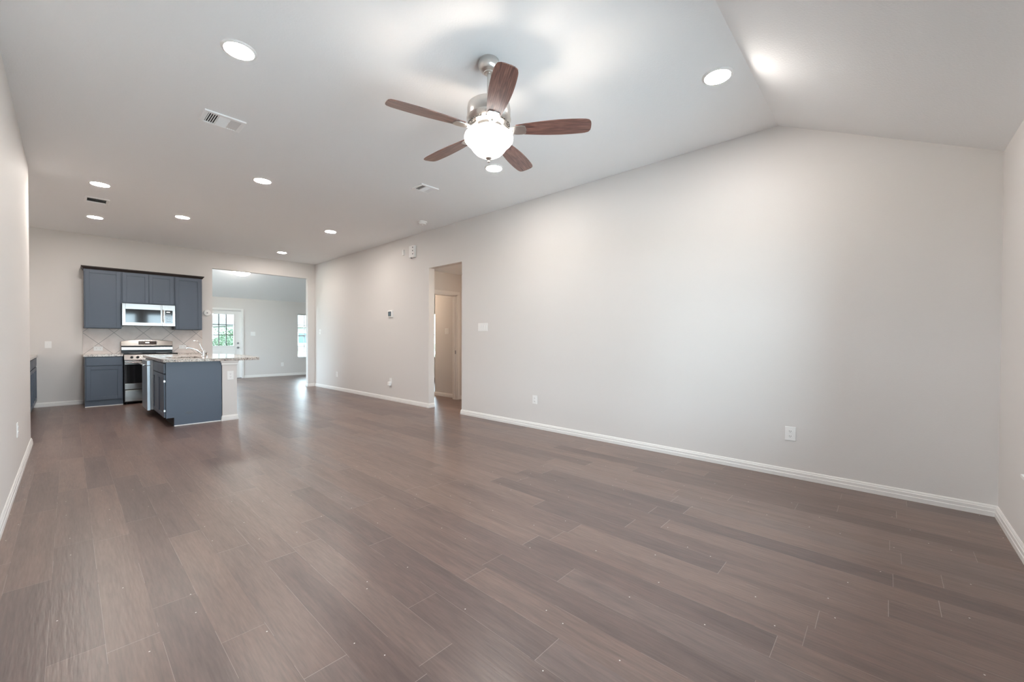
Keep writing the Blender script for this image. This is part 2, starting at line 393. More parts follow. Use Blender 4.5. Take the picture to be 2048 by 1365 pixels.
base('baseboard_right_far', [(A+T, OY1), (A, OY1), (A, YB), (BX1, YB), (BX1, YB+T), (A+T, YB+T)], 1, 'white baseboard from hallway opening to the far corner')
base('baseboard_kitchen', [(-.41, YB), (.175, YB)], -1, 'white baseboard left of the kitchen cabinets')
base('baseboard_back', [(1.86, YB), (BX0, YB), (BX0, YB+T), (.6, YB+T)], -1)
base('baseboard_front_room', [(3.59, YF), (6.9, YF)], -1, 'white baseboard of the front room')
base('baseboard_hall', [(5.225, HY), (HX, HY), (HX, 3.6)], -1)
base('baseboard_bedroom', [(HX, HY+T), (HX, 7.08), (9.4, 7.08)], 1)
base('baseboard_bedroom_far', [(5.3, 10.4), (9.4, 10.4)], -1)

# windows
def window(n, x0, x1, z0, z1, yin, d, cols, rows, sill=True, label=None):
    """wall from yin to yin+d (d=+T or -T); room on the other side of yin"""
    s = 1 if d > 0 else -1
    ya, yb = yin+s*.075, yin+s*.115
    f = .035
    fr = struct(B((x0, x1, ya, yb, z0, z0+f), (x0, x1, ya, yb, z1-f, z1), (x0, x0+f, ya, yb, z0+f, z1-f), (x1-f, x1, ya, yb, z0+f, z1-f)).build('window_%d' % n, M['trim']), label)
    zm = (z0+z1)/2
    B((x0+f, x1-f, ya+s*.004, yb-s*.008, zm-.018, zm+.018)).build('meeting_rail', M['trim'], fr)
    mb = MB()
    for i in range(1, cols):
        x = x0+f+(x1-x0-2*f)*i/cols
        mb.box(x-.007, x+.007, ya+s*.012, yb-s*.012, zm+.018, z1-f); mb.box(x-.007, x+.007, ya+s*.012, yb-s*.012, z0+f, zm-.018)
    for i in range(1, rows):
        for a, b in ((z0+f, zm-.018), (zm+.018, z1-f)):
            z = a+(b-a)*i/rows; mb.box(x0+f, x1-f, ya+s*.012, yb-s*.012, z-.007, z+.007)
    if cols > 1: mb.build('muntin', M['trim'], fr)
    B((x0+f, x1-f, (ya+yb)/2-.002, (ya+yb)/2+.002, z0+f, z1-f)).build('pane', M['glass'], fr)
    B((x0-.0, x1+.0, yin-s*.025, ya, z0-.0, z0+.018)).build('sill', M['trim'], fr, bevel=.003)
    return fr
for i, (x0, x1, za, zb) in enumerate(NEARWIN): window(i+1, x0, x1, za, zb, YN, -T, 1, 1)
window(3, WX0, WX1, WZ0, WZ1, YF, T, 4, 2, label='tall narrow-looking window of the front room at the opening edge')
window(4, RX0, RX1, .62, 2.05, 10.4, T, 1, 1, label='bedroom window sliver behind the doorway')
def added_window(n, y0, y1, z0, z1, x):  # used for the unseen windows added for their daylight
    """window in a wall whose room side is +X of x"""
    xa, xb, f, zm = x-.115, x-.075, .035, (z0+z1)/2
    fr = struct(B((xa, xb, y0, y1, z0, z0+f), (xa, xb, y0, y1, z1-f, z1), (xa, xb, y0, y0+f, z0+f, z1-f), (xa, xb, y1-f, y1, z0+f, z1-f)).build('window_%d' % n, M['trim']))
    B((xa+.008, xb-.004, y0+f, y1-f, zm-.018, zm+.018)).build('meeting_rail', M['trim'], fr)
    B(((xa+xb)/2-.002, (xa+xb)/2+.002, y0+f, y1-f, z0+f, z1-f)).build('pane', M['glass'], fr)
    B((xb, x+.025, y0, y1, z0, z0+.018)).build('sill', M['trim'], fr, bevel=.003)
for i, (ya, yb_, za, zb) in enumerate(ADDED_LEFTWIN): added_window(5+i, ya, yb_, za, zb, XL)
added_window(7, *ADDED_FRONTLEFT, .6)
bl = thing('window_blind', (7.49, 10.44, 2.0), 'white horizontal slat blind in the bedroom window beyond the doorway', 'blind')
mb = MB(); k = 0
for i in range(30):
    z = -.03-i*.046; mb.box(-.36, .36, -.020, .020, z-.0012, z+.0012, Matrix.Translation((0, 0, z)) @ Matrix.Rotation(math.radians(18), 4, 'X') @ Matrix.Translation((0, 0, -z)))
mb.build('slat', M['blind'], bl)
B((-.37, .37, -.022, .022, -.02, .03)).build('headrail', M['blind'], bl)

# casings
def casing(name, x0, x1, z, y, s, label=None, wd=.06, left=True):
    bxs = [(x0-wd, x1+wd, y, y+s*.016, z, z+wd), (x1, x1+wd, y, y+s*.016, 0, z)]
    if left: bxs.append((x0-wd, x0, y, y+s*.016, 0, z))
    return struct(B(*bxs).build(name, M['trim'], bevel=.004), label)
casing('trim_1', DX0, DX1, DZ, YF, -1, 'white casing around the glazed front door')
casing('trim_2', PX0, PX1, PZ, HY, -1, 'white casing around the bedroom doorway')
jb = struct(B((PX1-.018, PX1, HY, HY+T, 0, PZ), (PX0, PX0+.018, HY, HY+T, 0, PZ), (PX0, PX1, HY, HY+T, PZ-.018, PZ), (PX1-.03, PX1-.018, HY+.05, HY+.085, 0, PZ-.018)).build('trim_3', M['trim'], bevel=.002), 'white jamb of the bedroom doorway')
B((PX1-.020, PX1-.0175, HY+.012, HY+.042, .90, .97)).build('strike_plate', M['grey'], jb)

# front door with nine panes
gx0, gx1, gz0, gz1 = 2.79, 3.335, .985, 1.915
d0, d1 = YF+.03, YF+.075
dr = B((DX0+.001, gx0, d0, d1, .02, DZ-.001), (gx1, DX1-.001, d0, d1, .02, DZ-.001), (gx0, gx1, d0, d1, .02, gz0), (gx0, gx1, d0, d1, gz1, DZ-.001)).build('door_1', M['trim'], bevel=.002)
struct(dr, 'white front door with nine glass lites')
B((gx0-.02, gx1+.02, d0-.012, d0, gz0-.02, gz0), (gx0-.02, gx1+.02, d0-.012, d0, gz1, gz1+.02), (gx0-.02, gx0, d0-.012, d0, gz0, gz1), (gx1, gx1+.02, d0-.012, d0, gz0, gz1)).build('lite_frame', M['trim'], dr, bevel=.003)
mb = MB()
for x in (2.966, 3.148): mb.box(x-.011, x+.011, d0-.002, d0+.02, gz0, gz1)
for z in (1.302, 1.606): mb.box(gx0, gx1, d0-.002, d0+.02, z-.010, z+.010)
mb.build('muntin', M['slot'], dr)
B((gx0, gx1, d0+.022, d0+.027, gz0, gz1)).build('pane', M['glass'], dr)
B((2.74, 3.02, d0-.008, d0, .2, .84), (3.09, 3.38, d0-.008, d0, .2, .84)).build('lower_panel', M['trim'], dr, bevel=.006)
kn = MB(); kn.lathe([(.03, -.0), (.03, -.008), (.012, -.012), (.012, -.035), (.026, -.042), (.028, -.056), (.015, -.066)], (3.44, d0, .925), 20, 'y'); kn.build('door_knob', M['grey'], dr, smooth=True)
kn = MB(); kn.lathe([(.028, 0), (.028, -.012), (.012, -.016), (.010, -.03)], (3.44, d0, 1.06), 20, 'y'); kn.build('deadbolt', M['grey'], dr, smooth=True)
struct(B((DX0, DX1, YF-.01, YF+T, 0, .02)).build('trim_4', M['grey']), 'metal door threshold')

# ---------------------------------------------------------------- ceiling fan
FX, FY = 1.932, 1.998
fan = thing('ceiling_fan', (FX, FY, HC), 'ceiling fan with five brown wooden blades and a lit glass bowl', 'ceiling fan')
mb = MB().lathe([(.066, 0), (.068, -.006), (.067, -.016), (.071, -.022), (.071, -.038), (.066, -.056), (.052, -.072), (.036, -.080), (.034, -.086), (.024, -.088), (.020, -.084)], seg=40); mb.build('canopy', M['nickel'], fan, smooth=True)
MB().lathe([(.0125, -.080), (.0125, -.275)], seg=16).build('downrod', M['nickel'], fan, smooth=True)
MB().lathe([(.014, -.255), (.030, -.262), (.034, -.275), (.055, -.285), (.125, -.292), (.142, -.305), (.146, -.33), (.146, -.375), (.140, -.392)], seg=48).build('motor_housing', M['nickel'], fan, smooth=True)
lm = MB().lathe([(.146, -.388), (.150, -.394), (.146, -.402), (.128, -.420), (.105, -.436), (.085, -.442)], seg=48)
nf = len(lm.bm.faces)
for k in range(40):
    if k % 8 == 7: continue
    a = 2*PI*k/40+.06
    R_ = Matrix.Rotation(a, 4, 'Z') @ Matrix.Translation((.1235, 0, -.4245)) @ Matrix.Rotation(math.radians(38), 4, 'Y')
    lm.box(-.021, .021, -.0042, .0042, -.004, .004, R_)
lm.bm.faces.ensure_lookup_table()
for f in lm.bm.faces[nf:]: f.material_index = 1
low = lm.build('vented_lower_housing', M['nickel'], fan, smooth=True); low.data.materials.append(M['hole'])
MB().lathe([(.092, -.440), (.092, -.458), (.070, -.462), (.070, -.480), (.058, -.484), (.058, -.500)], seg=40).build('switch_housing', M['nickel'], fan, smooth=True)
def blade_outline():
    L0, L1 = .185, .665; up_ = []; N_ = 22
    for i in range(N_+1):
        s = i/N_; x = L0+(L1-L0)*s
        wd = .042+.028*math.sin(s*PI*.74)
        if s > .92: wd -= .006*((s-.92)/.08)**2
        up_.append((x, wd))
    pts = [(x, y) for x, y in up_]
    tip = [(L1+.018*math.cos(a), y) for a, y in ((-1.2, .050), (-.7, .038), (-.3, .018), (.3, -.018), (.7, -.038), (1.2, -.050))]
    pts += tip + [(x, -y) for x, y in reversed(up_)]
    return pts
BZ_ = -.468
bl0 = None; ir0 = None
for k in range(5):
    a = math.radians(18.3+72*k)
    if k == 0:
        ir = MB()
        # curved arm out of the hub, then a flat paddle under the blade
        ir.tube([(.075, 0, .030), (.105, .0, .022), (.135, 0, -.004), (.165, 0, -.012)], [.014, .013, .012, .010], 10)
        pts = [(.135, .012), (.155, .030), (.185, .040), (.225, .042), (.248, .034), (.255, 0), (.248, -.034), (.225, -.042), (.185, -.040), (.155, -.030), (.135, -.012)]
        ir.prism(pts, 'z', -.0125, -.0055)
        ir0 = ir.build('blade_iron', M['nickel'], fan, bevel=.002)
        bd = MB(); bd.prism(blade_outline(), 'z', -.0055, .0005)
        bl0 = bd.build('blade', M['walnut'], fan, bevel=.0015)
        o1, o2 = ir0, bl0
    else:
        o1 = ir0.copy(); o2 = bl0.copy(); COL.objects.link(o1); COL.objects.link(o2)
    for o in (o1, o2):
        o.location = (0, 0, BZ_); o.rotation_euler = Matrix.Rotation(a, 3, 'Z').to_euler()
        o.rotation_euler = (Matrix.Rotation(a, 3, 'Z') @ Matrix.Rotation(math.radians(-11), 3, 'X')).to_euler()
# glass bowl, open at the top, double curve, metal finial
prof = [(.150, -.497), (.162, -.505), (.166, -.520), (.163, -.537), (.150, -.553), (.133, -.567), (.121, -.583), (.108, -.602), (.088, -.622), (.060, -.638), (.025, -.646), (.012, -.648)]
mb = MB(); mb.lathe(prof+[(p[0]-.004 if p[0] > .02 else .008, p[1]+.004) for p in reversed(prof)], seg=56, cap=False)
mb.build('glass_bowl', M['bowl'], fan, smooth=True)
MB().lathe([(.004, -.635), (.020, -.648), (.021, -.655), (.012, -.663), (.006, -.668), (.009, -.675), (.009, -.681), (.003, -.685)], seg=20).build('finial', M['nickel'], fan, smooth=True)
MB().lathe([(.006, -.49), (.006, -.645)], seg=10).build('bowl_stem', M['nickel'], fan)
for k in range(2):
    a = PI*k+.7; bx_, by_ = .075*math.cos(a), .075*math.sin(a)
    l = bpy.data.lights.new('fan_bulb', 'POINT'); l.energy = 3.9; l.color = (1, .86, .72); l.shadow_soft_size = .022
    lo = bpy.data.objects.new('fan_bulb', l); COL.objects.link(lo); lo.parent = fan; lo.location = (bx_, by_, -.56)

# ---------------------------------------------------------------- recessed lights
cans = [((.762, 3.127), 'round recessed ceiling light nearest the camera, left of the fan'),
        ((3.135, .908), 'round recessed ceiling light beside the ceiling crease, right of the fan'),
        ((3.16, 3.186), 'round recessed ceiling light just below the fan bowl in the photo'),
        ((1.565, 5.47), 'round recessed ceiling light mid-ceiling, between the big vent and the island'),
        ((.267, 7.068), 'round recessed ceiling light just in front of the narrow kitchen vent, near the left wall'),
        ((.284, 9.032), 'round recessed ceiling light just behind the narrow kitchen vent, above the upper cabinets'),
        ((1.197, 8.016), 'round recessed ceiling light over the kitchen island'),
        ((3.095, 7.152), 'round recessed ceiling light nearest the thermostat wall, in front of the wide opening'),
        ((3.133, 9.657), 'round recessed ceiling light farthest back, close to the wide opening header')]
can0 = None
for (x, y), lab in cans:
    if can0 is None:
        c = thing('recessed_light', (x, y, HC), lab, 'ceiling light', 'recessed ceiling lights'); can0 = c
        MB().lathe([(.078, -.010), (.086, -.0095), (.100, -.003), (.102, 0), (.078, 0)], seg=40).build('trim_ring', M['plate'], c, smooth=True)
        MB().lathe([(.084, -.0098), (.055, -.0108), (.02, -.0112)], seg=40).build('lens', M['can'], c, smooth=True)
    else:
        c = copy_tree(can0); c.location = (x, y, HC); c['label'] = lab

# dome light of the front room
dm = thing('dome_light', (3.12, 12.68, HC), 'frosted glass dome light on the front room ceiling', 'ceiling light')
MB().lathe([(.09, 0), (.10, -.012), (.10, -.03), (.05, -.034)], seg=32).build('base_plate', M['nickel'], dm, smooth=True)
MB().lathe([(.012, -.03), (.012, -.13)], seg=12).build('stem', M['nickel'], dm)
DD = -.078
MB().lathe([(r, z+DD) for r, z in [(.198, -.028), (.205, -.034), (.200, -.046), (.175, -.075), (.13, -.100), (.07, -.115), (.015, -.120)]], seg=40).build('dome_glass', M['dome'], dm, smooth=True)
MB().lathe([(.012, -.196), (.013, -.206), (.004, -.213)], seg=14).build('finial', M['nickel'], dm, smooth=True)
# warm fixture on the hall ceiling
hl = thing('dome_light', (4.80, 4.55, HH), 'round white ceiling light in the hallway beyond the opening', 'ceiling light')
MB().lathe([(.09, 0), (.09, -.02), (.05, -.024)], seg=28).build('base_plate', M['plate'], hl, smooth=True)
MB().lathe([(.12, -.018), (.12, -.03), (.09, -.055), (.02, -.065)], seg=28).build('dome_glass', mat('hall_dome_glass', (.9, .9, .9), .3, emit=(1., .78, .58), estr=26.), hl, smooth=True)

bedroom_fill = copy_tree(hl); bedroom_fill.location = (4.85, 7.9, 2.48); bedroom_fill['label'] = 'unseen ceiling light added to brighten the bedroom beyond the hallway doorway'; bedroom_fill.scale = (1.5, 1.5, 1.2)  # hidden fixture added to brighten the bedroom wall
# ---------------------------------------------------------------- ceiling vents, three-way
def vent(x0, x1, y0, y1, label, n=5, mode=0):
    cx, cy = (x0+x1)/2, (y0+y1)/2; w_, h_ = (x1-x0)/2, (y1-y0)/2
    v = thing('ceiling_vent', (cx, cy, HC), label, 'air vent', 'ceiling air vents')
    f = .032
    B((-w_, w_, -h_, -h_+f, -.013, 0), (-w_, w_, h_-f, h_, -.013, 0), (-w_, -w_+f, -h_+f, h_-f, -.013, 0), (w_-f, w_, -h_+f, h_-f, -.013, 0)).build('frame', M['vent'], v, bevel=.003)
    B((-w_+f, w_-f, -h_+f, h_-f, -.0015, -.0005)).build('backing', M['hole'], v)
    iw, ih = w_-f, h_-f
    def slat(mb, cx_, cy_, lx, ly, tilt, ax):
        R_ = Matrix.Translation((cx_, cy_, -.0075)) @ Matrix.Rotation(math.radians(tilt), 4, ax); mb.box(-lx, lx, -ly, ly, -.0007, .0007, R_)
    third = 2*iw/3
    if mode == 0:
        for i in range(n):
            for sgn in (-1, 1):
                mb = MB(); x = sgn*(iw-third*(i+.5)/n); slat(mb, x, 0, third/n*(.27 if sgn < 0 else .52), ih, -22 if sgn < 0 else 30, 'Y'); mb.build('slat', M['vent'], v)
        for i in range(8):
            mb = MB(); slat(mb, 0, -ih+2*ih*(i+.5)/8, third/2, ih/8*1.25, -28, 'X'); mb.build('slat', M['vent'], v)
        for x in (-third/2, third/2): B((x-.003, x+.003, -ih, ih, -.012, -.002)).build('divider', M['vent'], v)
    else:
        for i in range(3):
            mb = MB(); slat(mb, 0, -ih+2*ih*(i+.5)/3, iw, ih/3*.66, 16, 'X'); mb.build('slat', M['vent'], v)
    return v
vent(.762, 1.056, 4.115, 4.37, 'white ceiling vent left of the fan, the largest one with dark slots')
vent(2.882, 3.137, 4.135, 4.365, 'small white ceiling vent right of the fan, near the long wall')
vent(.143, .389, 7.78, 8.06, 'narrow-looking white ceiling vent between the two kitchen lights at left', mode=1)

# smoke detector on the ceiling
sd = thing('smoke_detector', (3.833, 5.479, HC), 'round white smoke detector on the ceiling above the hallway opening', 'smoke detector')
MB().lathe([(.072, 0), (.073, -.012), (.066, -.018), (.055, -.018)], seg=32).build('mounting_ring', M['plate'], sd, smooth=True)
MB().lathe([(.058, -.016), (.058, -.036), (.050, -.044), (.02, -.047)], seg=32).build('sensor_body', M['plate'], sd, smooth=True)
MB().lathe([(.010, -.045), (.010, -.053), (.004, -.055)], seg=12).build('test_button', M['vent'], sd, smooth=True)

# ---------------------------------------------------------------- wall plates.  local frame: plate in XZ plane facing -Y
FACE = {'-y': 0., '-x': -PI/2, '+x': PI/2}
def plate(name, loc, face, w_, h_, label, cat, group=None, kind='outlet', gangs=1):
    t_ = thing(name, loc, label, cat, group, rz=FACE[face])
    B((-w_/2, w_/2, -.006, 0, -h_/2, h_/2)).build('cover_plate', M['plate'], t_, bevel=.002)
    if kind == 'outlet':
        for z in (-.021, .021):
            r = MB(); r.prism([(.016*math.cos(a)*(1 if abs(math.cos(a)) < .95 else 1), z+.0135*math.sin(a)) for a in [2*PI*k/16 for k in range(16)]], 'y', -.0085, -.005)
            ro = r.build('receptacle', M['plate'], t_)
            B((-.0075, -.0050, -.0092, -.0084, z-.003, z+.006), (.0050, .0075, -.0092, -.0084, z-.003, z+.006), (-.002, .002, -.0092, -.0084, z-.010, z-.006)).build('slots', M['slot'], ro)
    elif kind == 'outlet_h':
        for x in (-.026, .026):
            r = MB(); r.prism([(x+.0155*math.cos(a), .0145*math.sin(a)) for a in [2*PI*k/16 for k in range(16)]], 'y', -.0085, -.005)
            ro = r.build('receptacle', M['plate'], t_)
            B((x-.003, x+.006, -.0092, -.0084, .005, .0075), (x-.003, x+.006, -.0092, -.0084, -.0075, -.005)).build('slots', M['slot'], ro)
    elif kind == 'rocker':
        for g in range(gangs):
            x = (g-(gangs-1)/2)*.046
            B((x-.0165, x+.0165, -.0095, -.0055, -.033, .033)).build('rocker_switch', M['plate'], t_, bevel=.0015)
    elif kind == 'toggle':
        for g in range(gangs):
            x = (g-(gangs-1)/2)*.046
            MB().box(x-.005, x+.005, -.018, -.004, -.004, .016).build('toggle', M['plate'], t_, bevel=.0015)
            B((x-.008, x+.008, -.0075, -.0055, -.016, .016)).build('toggle_frame', M['plate'], t_)
    return t_
plate('wall_outlet', (A, .607, .378), '-x', .078, .118, 'white wall outlet nearest the right corner, low on the long wall', 'outlet', 'wall outlets')
plate('wall_outlet', (A, 3.453, .382), '-x', .078, .112, 'white wall outlet low on the long wall, just right of the hallway opening', 'outlet', 'wall outlets')
plate('wall_outlet', (A, 9.394, .370), '-x', .075, .118, 'white wall outlet farthest back on the long wall, by the far corner', 'outlet', 'wall outlets')
po = plate('wall_outlet', (A, 7.055, .375), '-x', .078, .118, 'white wall outlet with an adapter in it, below the thermostat', 'outlet', 'wall outlets')
pa = thing('plug_adapter', (A-.009, 7.055, .335), 'small white adapter plugged into the outlet below the thermostat', 'plug', rz=-PI/2)
B((-.036, .036, -.045, 0, -.045, .03)).build('adapter_body', M['plate'], pa, bevel=.008)
B((-.013, .013, -.052, -.045, -.035, -.02)).build('night_light_lens', M['plate'], pa, bevel=.003)
plate('light_switch', (A, 4.468, 1.369), '-x', .205, .122, 'white four-gang switch plate right of the hallway opening', 'light switch', kind='rocker', gangs=4)
plate('light_switch', (A, 10.32, 1.367), '-x', .08, .122, 'white single switch on the long wall right beside the wide opening corner', 'light switch', kind='toggle')
plate('light_switch', (-.245, YB, 1.068), '-y', .08, .12, 'white single switch on the kitchen wall left of the base cabinet', 'light switch', kind='toggle')
plate('light_switch', (3.833, YF, 1.346), '-y', .125, .12, 'white double switch plate right of the glazed front door', 'light switch', kind='toggle', gangs=2)
plate('wall_outlet', (4.653, YF, .372), '-y', .075, .118, 'white wall outlet on the front room far wall', 'outlet', 'wall outlets')
plate('wall_outlet', (XL, 5.228, .427), '+x', .075, .118, 'white wall outlet on the left wall, seen edge-on', 'outlet', 'wall outlets')
plate('wall_outlet', (.362, YB-.012, .995), '-y', .118, .075, 'white horizontal outlet on the tile left of the stove', 'outlet', 'backsplash outlets', 'outlet_h')
plate('wall_outlet', (1.577, YB-.012, 1.015), '-y', .118, .075, 'white horizontal outlet on the tile behind the sink faucet', 'outlet', 'backsplash outlets', 'outlet_h')
plate('light_switch', (HX, 6.68, 1.355), '-x', .118, .12, 'white switch plate on the bedroom wall beyond the doorway', 'light switch', kind='rocker', gangs=2)

# thermostat
th_ = thing('thermostat', (A, 7.05, 1.672), 'white wall thermostat with a grey screen, on the long wall', 'thermostat', rz=-PI/2)
B((-.088, .088, -.006, 0, -.070, .070)).build('wall_plate', M['plate'], th_, bevel=.004)
B((-.080, .080, -.030, -.005, -.064, .064)).build('casing', M['plate'], th_, bevel=.006)
B((-.052, .052, -.0315, -.0295, -.042, .046)).build('screen', M['dark'], th_)
B((-.040, .040, -.033, -.031, -.032, .036)).build('lcd', M['lcd'], th_)
# door chime box high on the wall, three sound holes
ch = thing('door_chime', (A, 6.285, 2.757), 'white door chime box with three dark holes, high on the wall beside the opening', 'door chime', rz=-PI/2)
B((-.078, .078, -.050, 0, -.108, .108)).build('cover', M['plate'], ch, bevel=.008)
for z in (-.058, .0, .058):
    MB().lathe([(.011, -.0525), (.011, -.048)], (.040, 0, z+.012), 16, 'y').build('sound_hole', M['dark'], ch)
MB().lathe([(.014, -.03), (.016, -.05), (.01, -.056)], (-.01, 0, -.112), 14, 'y').build('lower_knob', M['grey'], ch, smooth=True)
se = B((-.022, .022, -.028, 0, -.052, .052)).build('door_sensor', M['plate'], None, bevel=.006); se.location = (A, 6.599, 2.787); se.rotation_euler = (0, 0, -PI/2)
tag(se, 'tiny white sensor box left of the door chime on the wall', 'sensor')
# round device right of the upper cabinets
rs = thing('round_alarm', (1.99, YB, 1.733), 'round white alarm on the wall strip between the upper cabinets and the opening', 'alarm')
MB().lathe([(.064, 0), (.064, -.016), (.056, -.024), (.02, -.028)], (0, 0, 0), 32, 'y').build('alarm_body', M['plate'], rs, smooth=True)
MB().lathe([(.014, -.026), (.014, -.031), (.008, -.033)], (0, 0, 0), 16, 'y').build('center_button', M['grey'], rs, smooth=True)

# ---------------------------------------------------------------- cabinets.  local frame: origin front-left-bottom, face toward -Y, x to the right, y back
def shaker(name, x0, x1, z0, z1, yf, parent, fr=.055, t=.019, panel=True):
    """door with its front at yf, thickness toward +y"""
    d = B((x0, x0+fr, yf, yf+t, z0, z1), (x1-fr, x1, yf, yf+t, z0, z1), (x0+fr, x1-fr, yf, yf+t, z0, z0+fr), (x0+fr, x1-fr, yf, yf+t, z1-fr, z1)).build(name, M['paint'], parent, bevel=.0025)
    B((x0+fr-.002, x1-fr+.002, yf+.009, yf+t-.001, z0+fr-.002, z1-fr+.002)).build('recessed_panel', M['paint'], d)
    return d
def upper(x0, x1, z0, z1, ndoor, label):
    w_ = x1-x0; dp = .305
    c = thing('upper_cabinet', (x0, YB-.33, z0), label, 'cabinet', 'upper kitchen cabinets')
    B((0.0005, w_-.0005, .021, .329, 0, z1-z0)).build('cabinet_box', M['paint'], c, bevel=.0015)
    g = .003; e = .014
    for i in range(ndoor):
        a = e+(w_-2*e)*i/ndoor+(g/2 if i else 0); b = e+(w_-2*e)*(i+1)/ndoor-(g/2 if i < ndoor-1 else 0)
        shaker('door', a, b, .010, z1-z0-.012, 0, c)
    return c
UX = [.180, .655, 1.411, 1.85]
upper(UX[0], UX[1], 1.362, 2.405, 1, 'slate grey upper cabinet with one tall door, left of the microwave')
upper(UX[1], UX[2], 1.832, 2.405, 2, 'slate grey short upper cabinet with two doors, above the microwave')
upper(UX[2], UX[3], 1.362, 2.405, 1, 'slate grey upper cabinet with one tall door, right of the microwave')
# crown: profile swept round the top of the row
CP = [(0, 0), (.010, 0), (.014, .010), (.030, .030), (.034, .040), (.034, .050), (0, .050)]
cr = sweep([(UX[0], YB-.002), (UX[0], YB-.312), (UX[3], YB-.312), (UX[3], YB-.002)], [(o, z+2.4055) for o, z in CP], 'crown_moulding', M['crown'], -1)
cr2 = B((UX[0]+.001, UX[3]-.001, YB-.311, YB-.003, 2.4505, 2.4555)).build('top_board', M['crown'], cr)
tag(cr, 'dark crown moulding along the top of the upper cabinets', 'moulding')

def base_cab(root, w_, z_top=.865, dp=.60, doors=1, drawers=1, toe=.10, toe_full=False):
    """front face at y=0 (doors stand proud to -.019)"""
    B((0.0005, w_-.0005, 0, dp, toe, z_top)).build('cabinet_box', M['paint'], root, bevel=.0015)
    B((0.0005, w_-.0005, .012 if toe_full else .075, dp, 0, toe)).build('toe_kick', M['paint'] if toe_full else M['toe'], root)
    e = .014
    for i in range(drawers):
        a = e+(w_-2*e)*i/drawers+(.002 if i else 0); b = e+(w_-2*e)*(i+1)/drawers-(.002 if i < drawers-1 else 0)
        B((a, b, -.019, 0, z_top-.155, z_top-.018)).build('drawer_front', M['paint'], root, bevel=.003)
    for i in range(doors):
        a = e+(w_-2*e)*i/doors+(.002 if i else 0); b = e+(w_-2*e)*(i+1)/doors-(.002 if i < doors-1 else 0)
        shaker('door', a, b, toe+.015, z_top-.170, -.019, root)
c = thing('base_cabinet', (.178, YB-.612, 0), 'slate blue base cabinet with one door, left of the stove', 'cabinet', 'base kitchen cabinets')
base_cab(c, .470, toe_full=True)
B((.0, .470, .004, .012, 0, .012)).build('shoe_strip', M['plate'], c)
c = thing('base_cabinet', (1.414, YB-.612, 0), 'slate blue base cabinet with one door, right of the stove behind the island', 'cabinet', 'base kitchen cabinets')
base_cab(c, .440, toe_full=True)
ct = B((.160, .651, YB-.640, YB-.001, .866, .900)).build('countertop', M['granite'], bevel=.003); tag(ct, 'speckled granite countertop left of the stove', 'countertop')
ct = B((1.411, 1.872, YB-.640, YB-.001, .866, .900)).build('countertop', M['granite'], bevel=.003); tag(ct, 'speckled granite countertop right of the stove, behind the faucet', 'countertop')
bs = B((.168, 1.905, YB-.012, YB-.0005, .9005, 1.3615), (.656, 1.410, YB-.012, YB-.0005, 1.3615, 1.44)).build('tile_backsplash', M['tile']); tag(bs, 'beige diagonal tile backsplash between counter and upper cabinets', 'backsplash')

# cabinet run along the kitchen side wall
c = thing('base_cabinet', (-.395, 9.42, 0), 'slate blue base cabinet at the left edge touching the kitchen end wall', 'cabinet', 'base kitchen cabinets', rz=PI/2)
# local x runs along +Y, front faces +X  (local -y -> world +x)
base_cab(c, 1.22, doors=3, drawers=3)
c2 = thing('base_cabinet', (-.395, 8.19, 0), 'slate blue base cabinet at the left edge, cut off by the left wall end', 'cabinet', 'base kitchen cabinets', rz=PI/2)
base_cab(c2, 1.225, doors=3, drawers=3)
ct = B((-1.018, -.365, 8.18, YB-.003, .866, .900)).build('countertop', M['granite'], bevel=.003); tag(ct, 'granite countertop at the left edge, on the cabinets past the wall', 'countertop')

# ---------------------------------------------------------------- microwave
SX0, SX1 = .657, 1.409
mw = thing('microwave', (SX0, YB-.40, 1.425), 'stainless over-the-range microwave hung under the short upper cabinet', 'microwave')
W_ = SX1-SX0; H_ = .402
B((0, W_, .022, .386, .012, H_)).build('casing', M['dark'], mw, bevel=.002)
B((.012, W_-.012, .03, .37, 0, .0115)).build('vent_base', M['dark'], mw)
wx0, wx1, wz0, wz1 = .045, .535, .055, .300
dx = .555
dr = B((0, wx0, 0, .021, 0, H_), (wx1, dx, 0, .021, 0, H_), (wx0, wx1, 0, .021, 0, wz0), (wx0, wx1, 0, .021, wz1, H_)).build('door', M['steel'], mw, bevel=.002)
B((wx0, wx1, .004, .019, wz0, wz1)).build('door_glass', M['black'], dr)
MB().tube([(.575, -.0, .075), (.575, -.030, .085), (.575, -.034, .12), (.575, -.034, .26), (.575, -.030, .295), (.575, 0, .305)], .010, 12).build('handle', M['chrome'], mw, smooth=True)
B((dx+.002, W_, 0, .021, 0, wz0), (dx+.002, W_, 0, .021, wz1, H_), (dx+.002, .600, 0, .021, wz0, wz1), (W_-.040, W_, 0, .021, wz0, wz1)).build('control_surround', M['steel'], mw, bevel=.002)
cp = B((.600, W_-.040, .002, .020, wz0, wz1)).build('control_panel', M['black'], mw)
B((.622, .672, .0005, .002, .262, .274)).build('brand_mark', M['digits'], cp)  # unreadable pale brand mark, made to glow with the digits material
mb = MB()
for i in range(3):
    for j in range(5): mb.box(.620+i*.024, .634+i*.024, .0012, .002, .085+j*.032, .097+j*.032)
mb.build('keypad', M['grey'], cp)

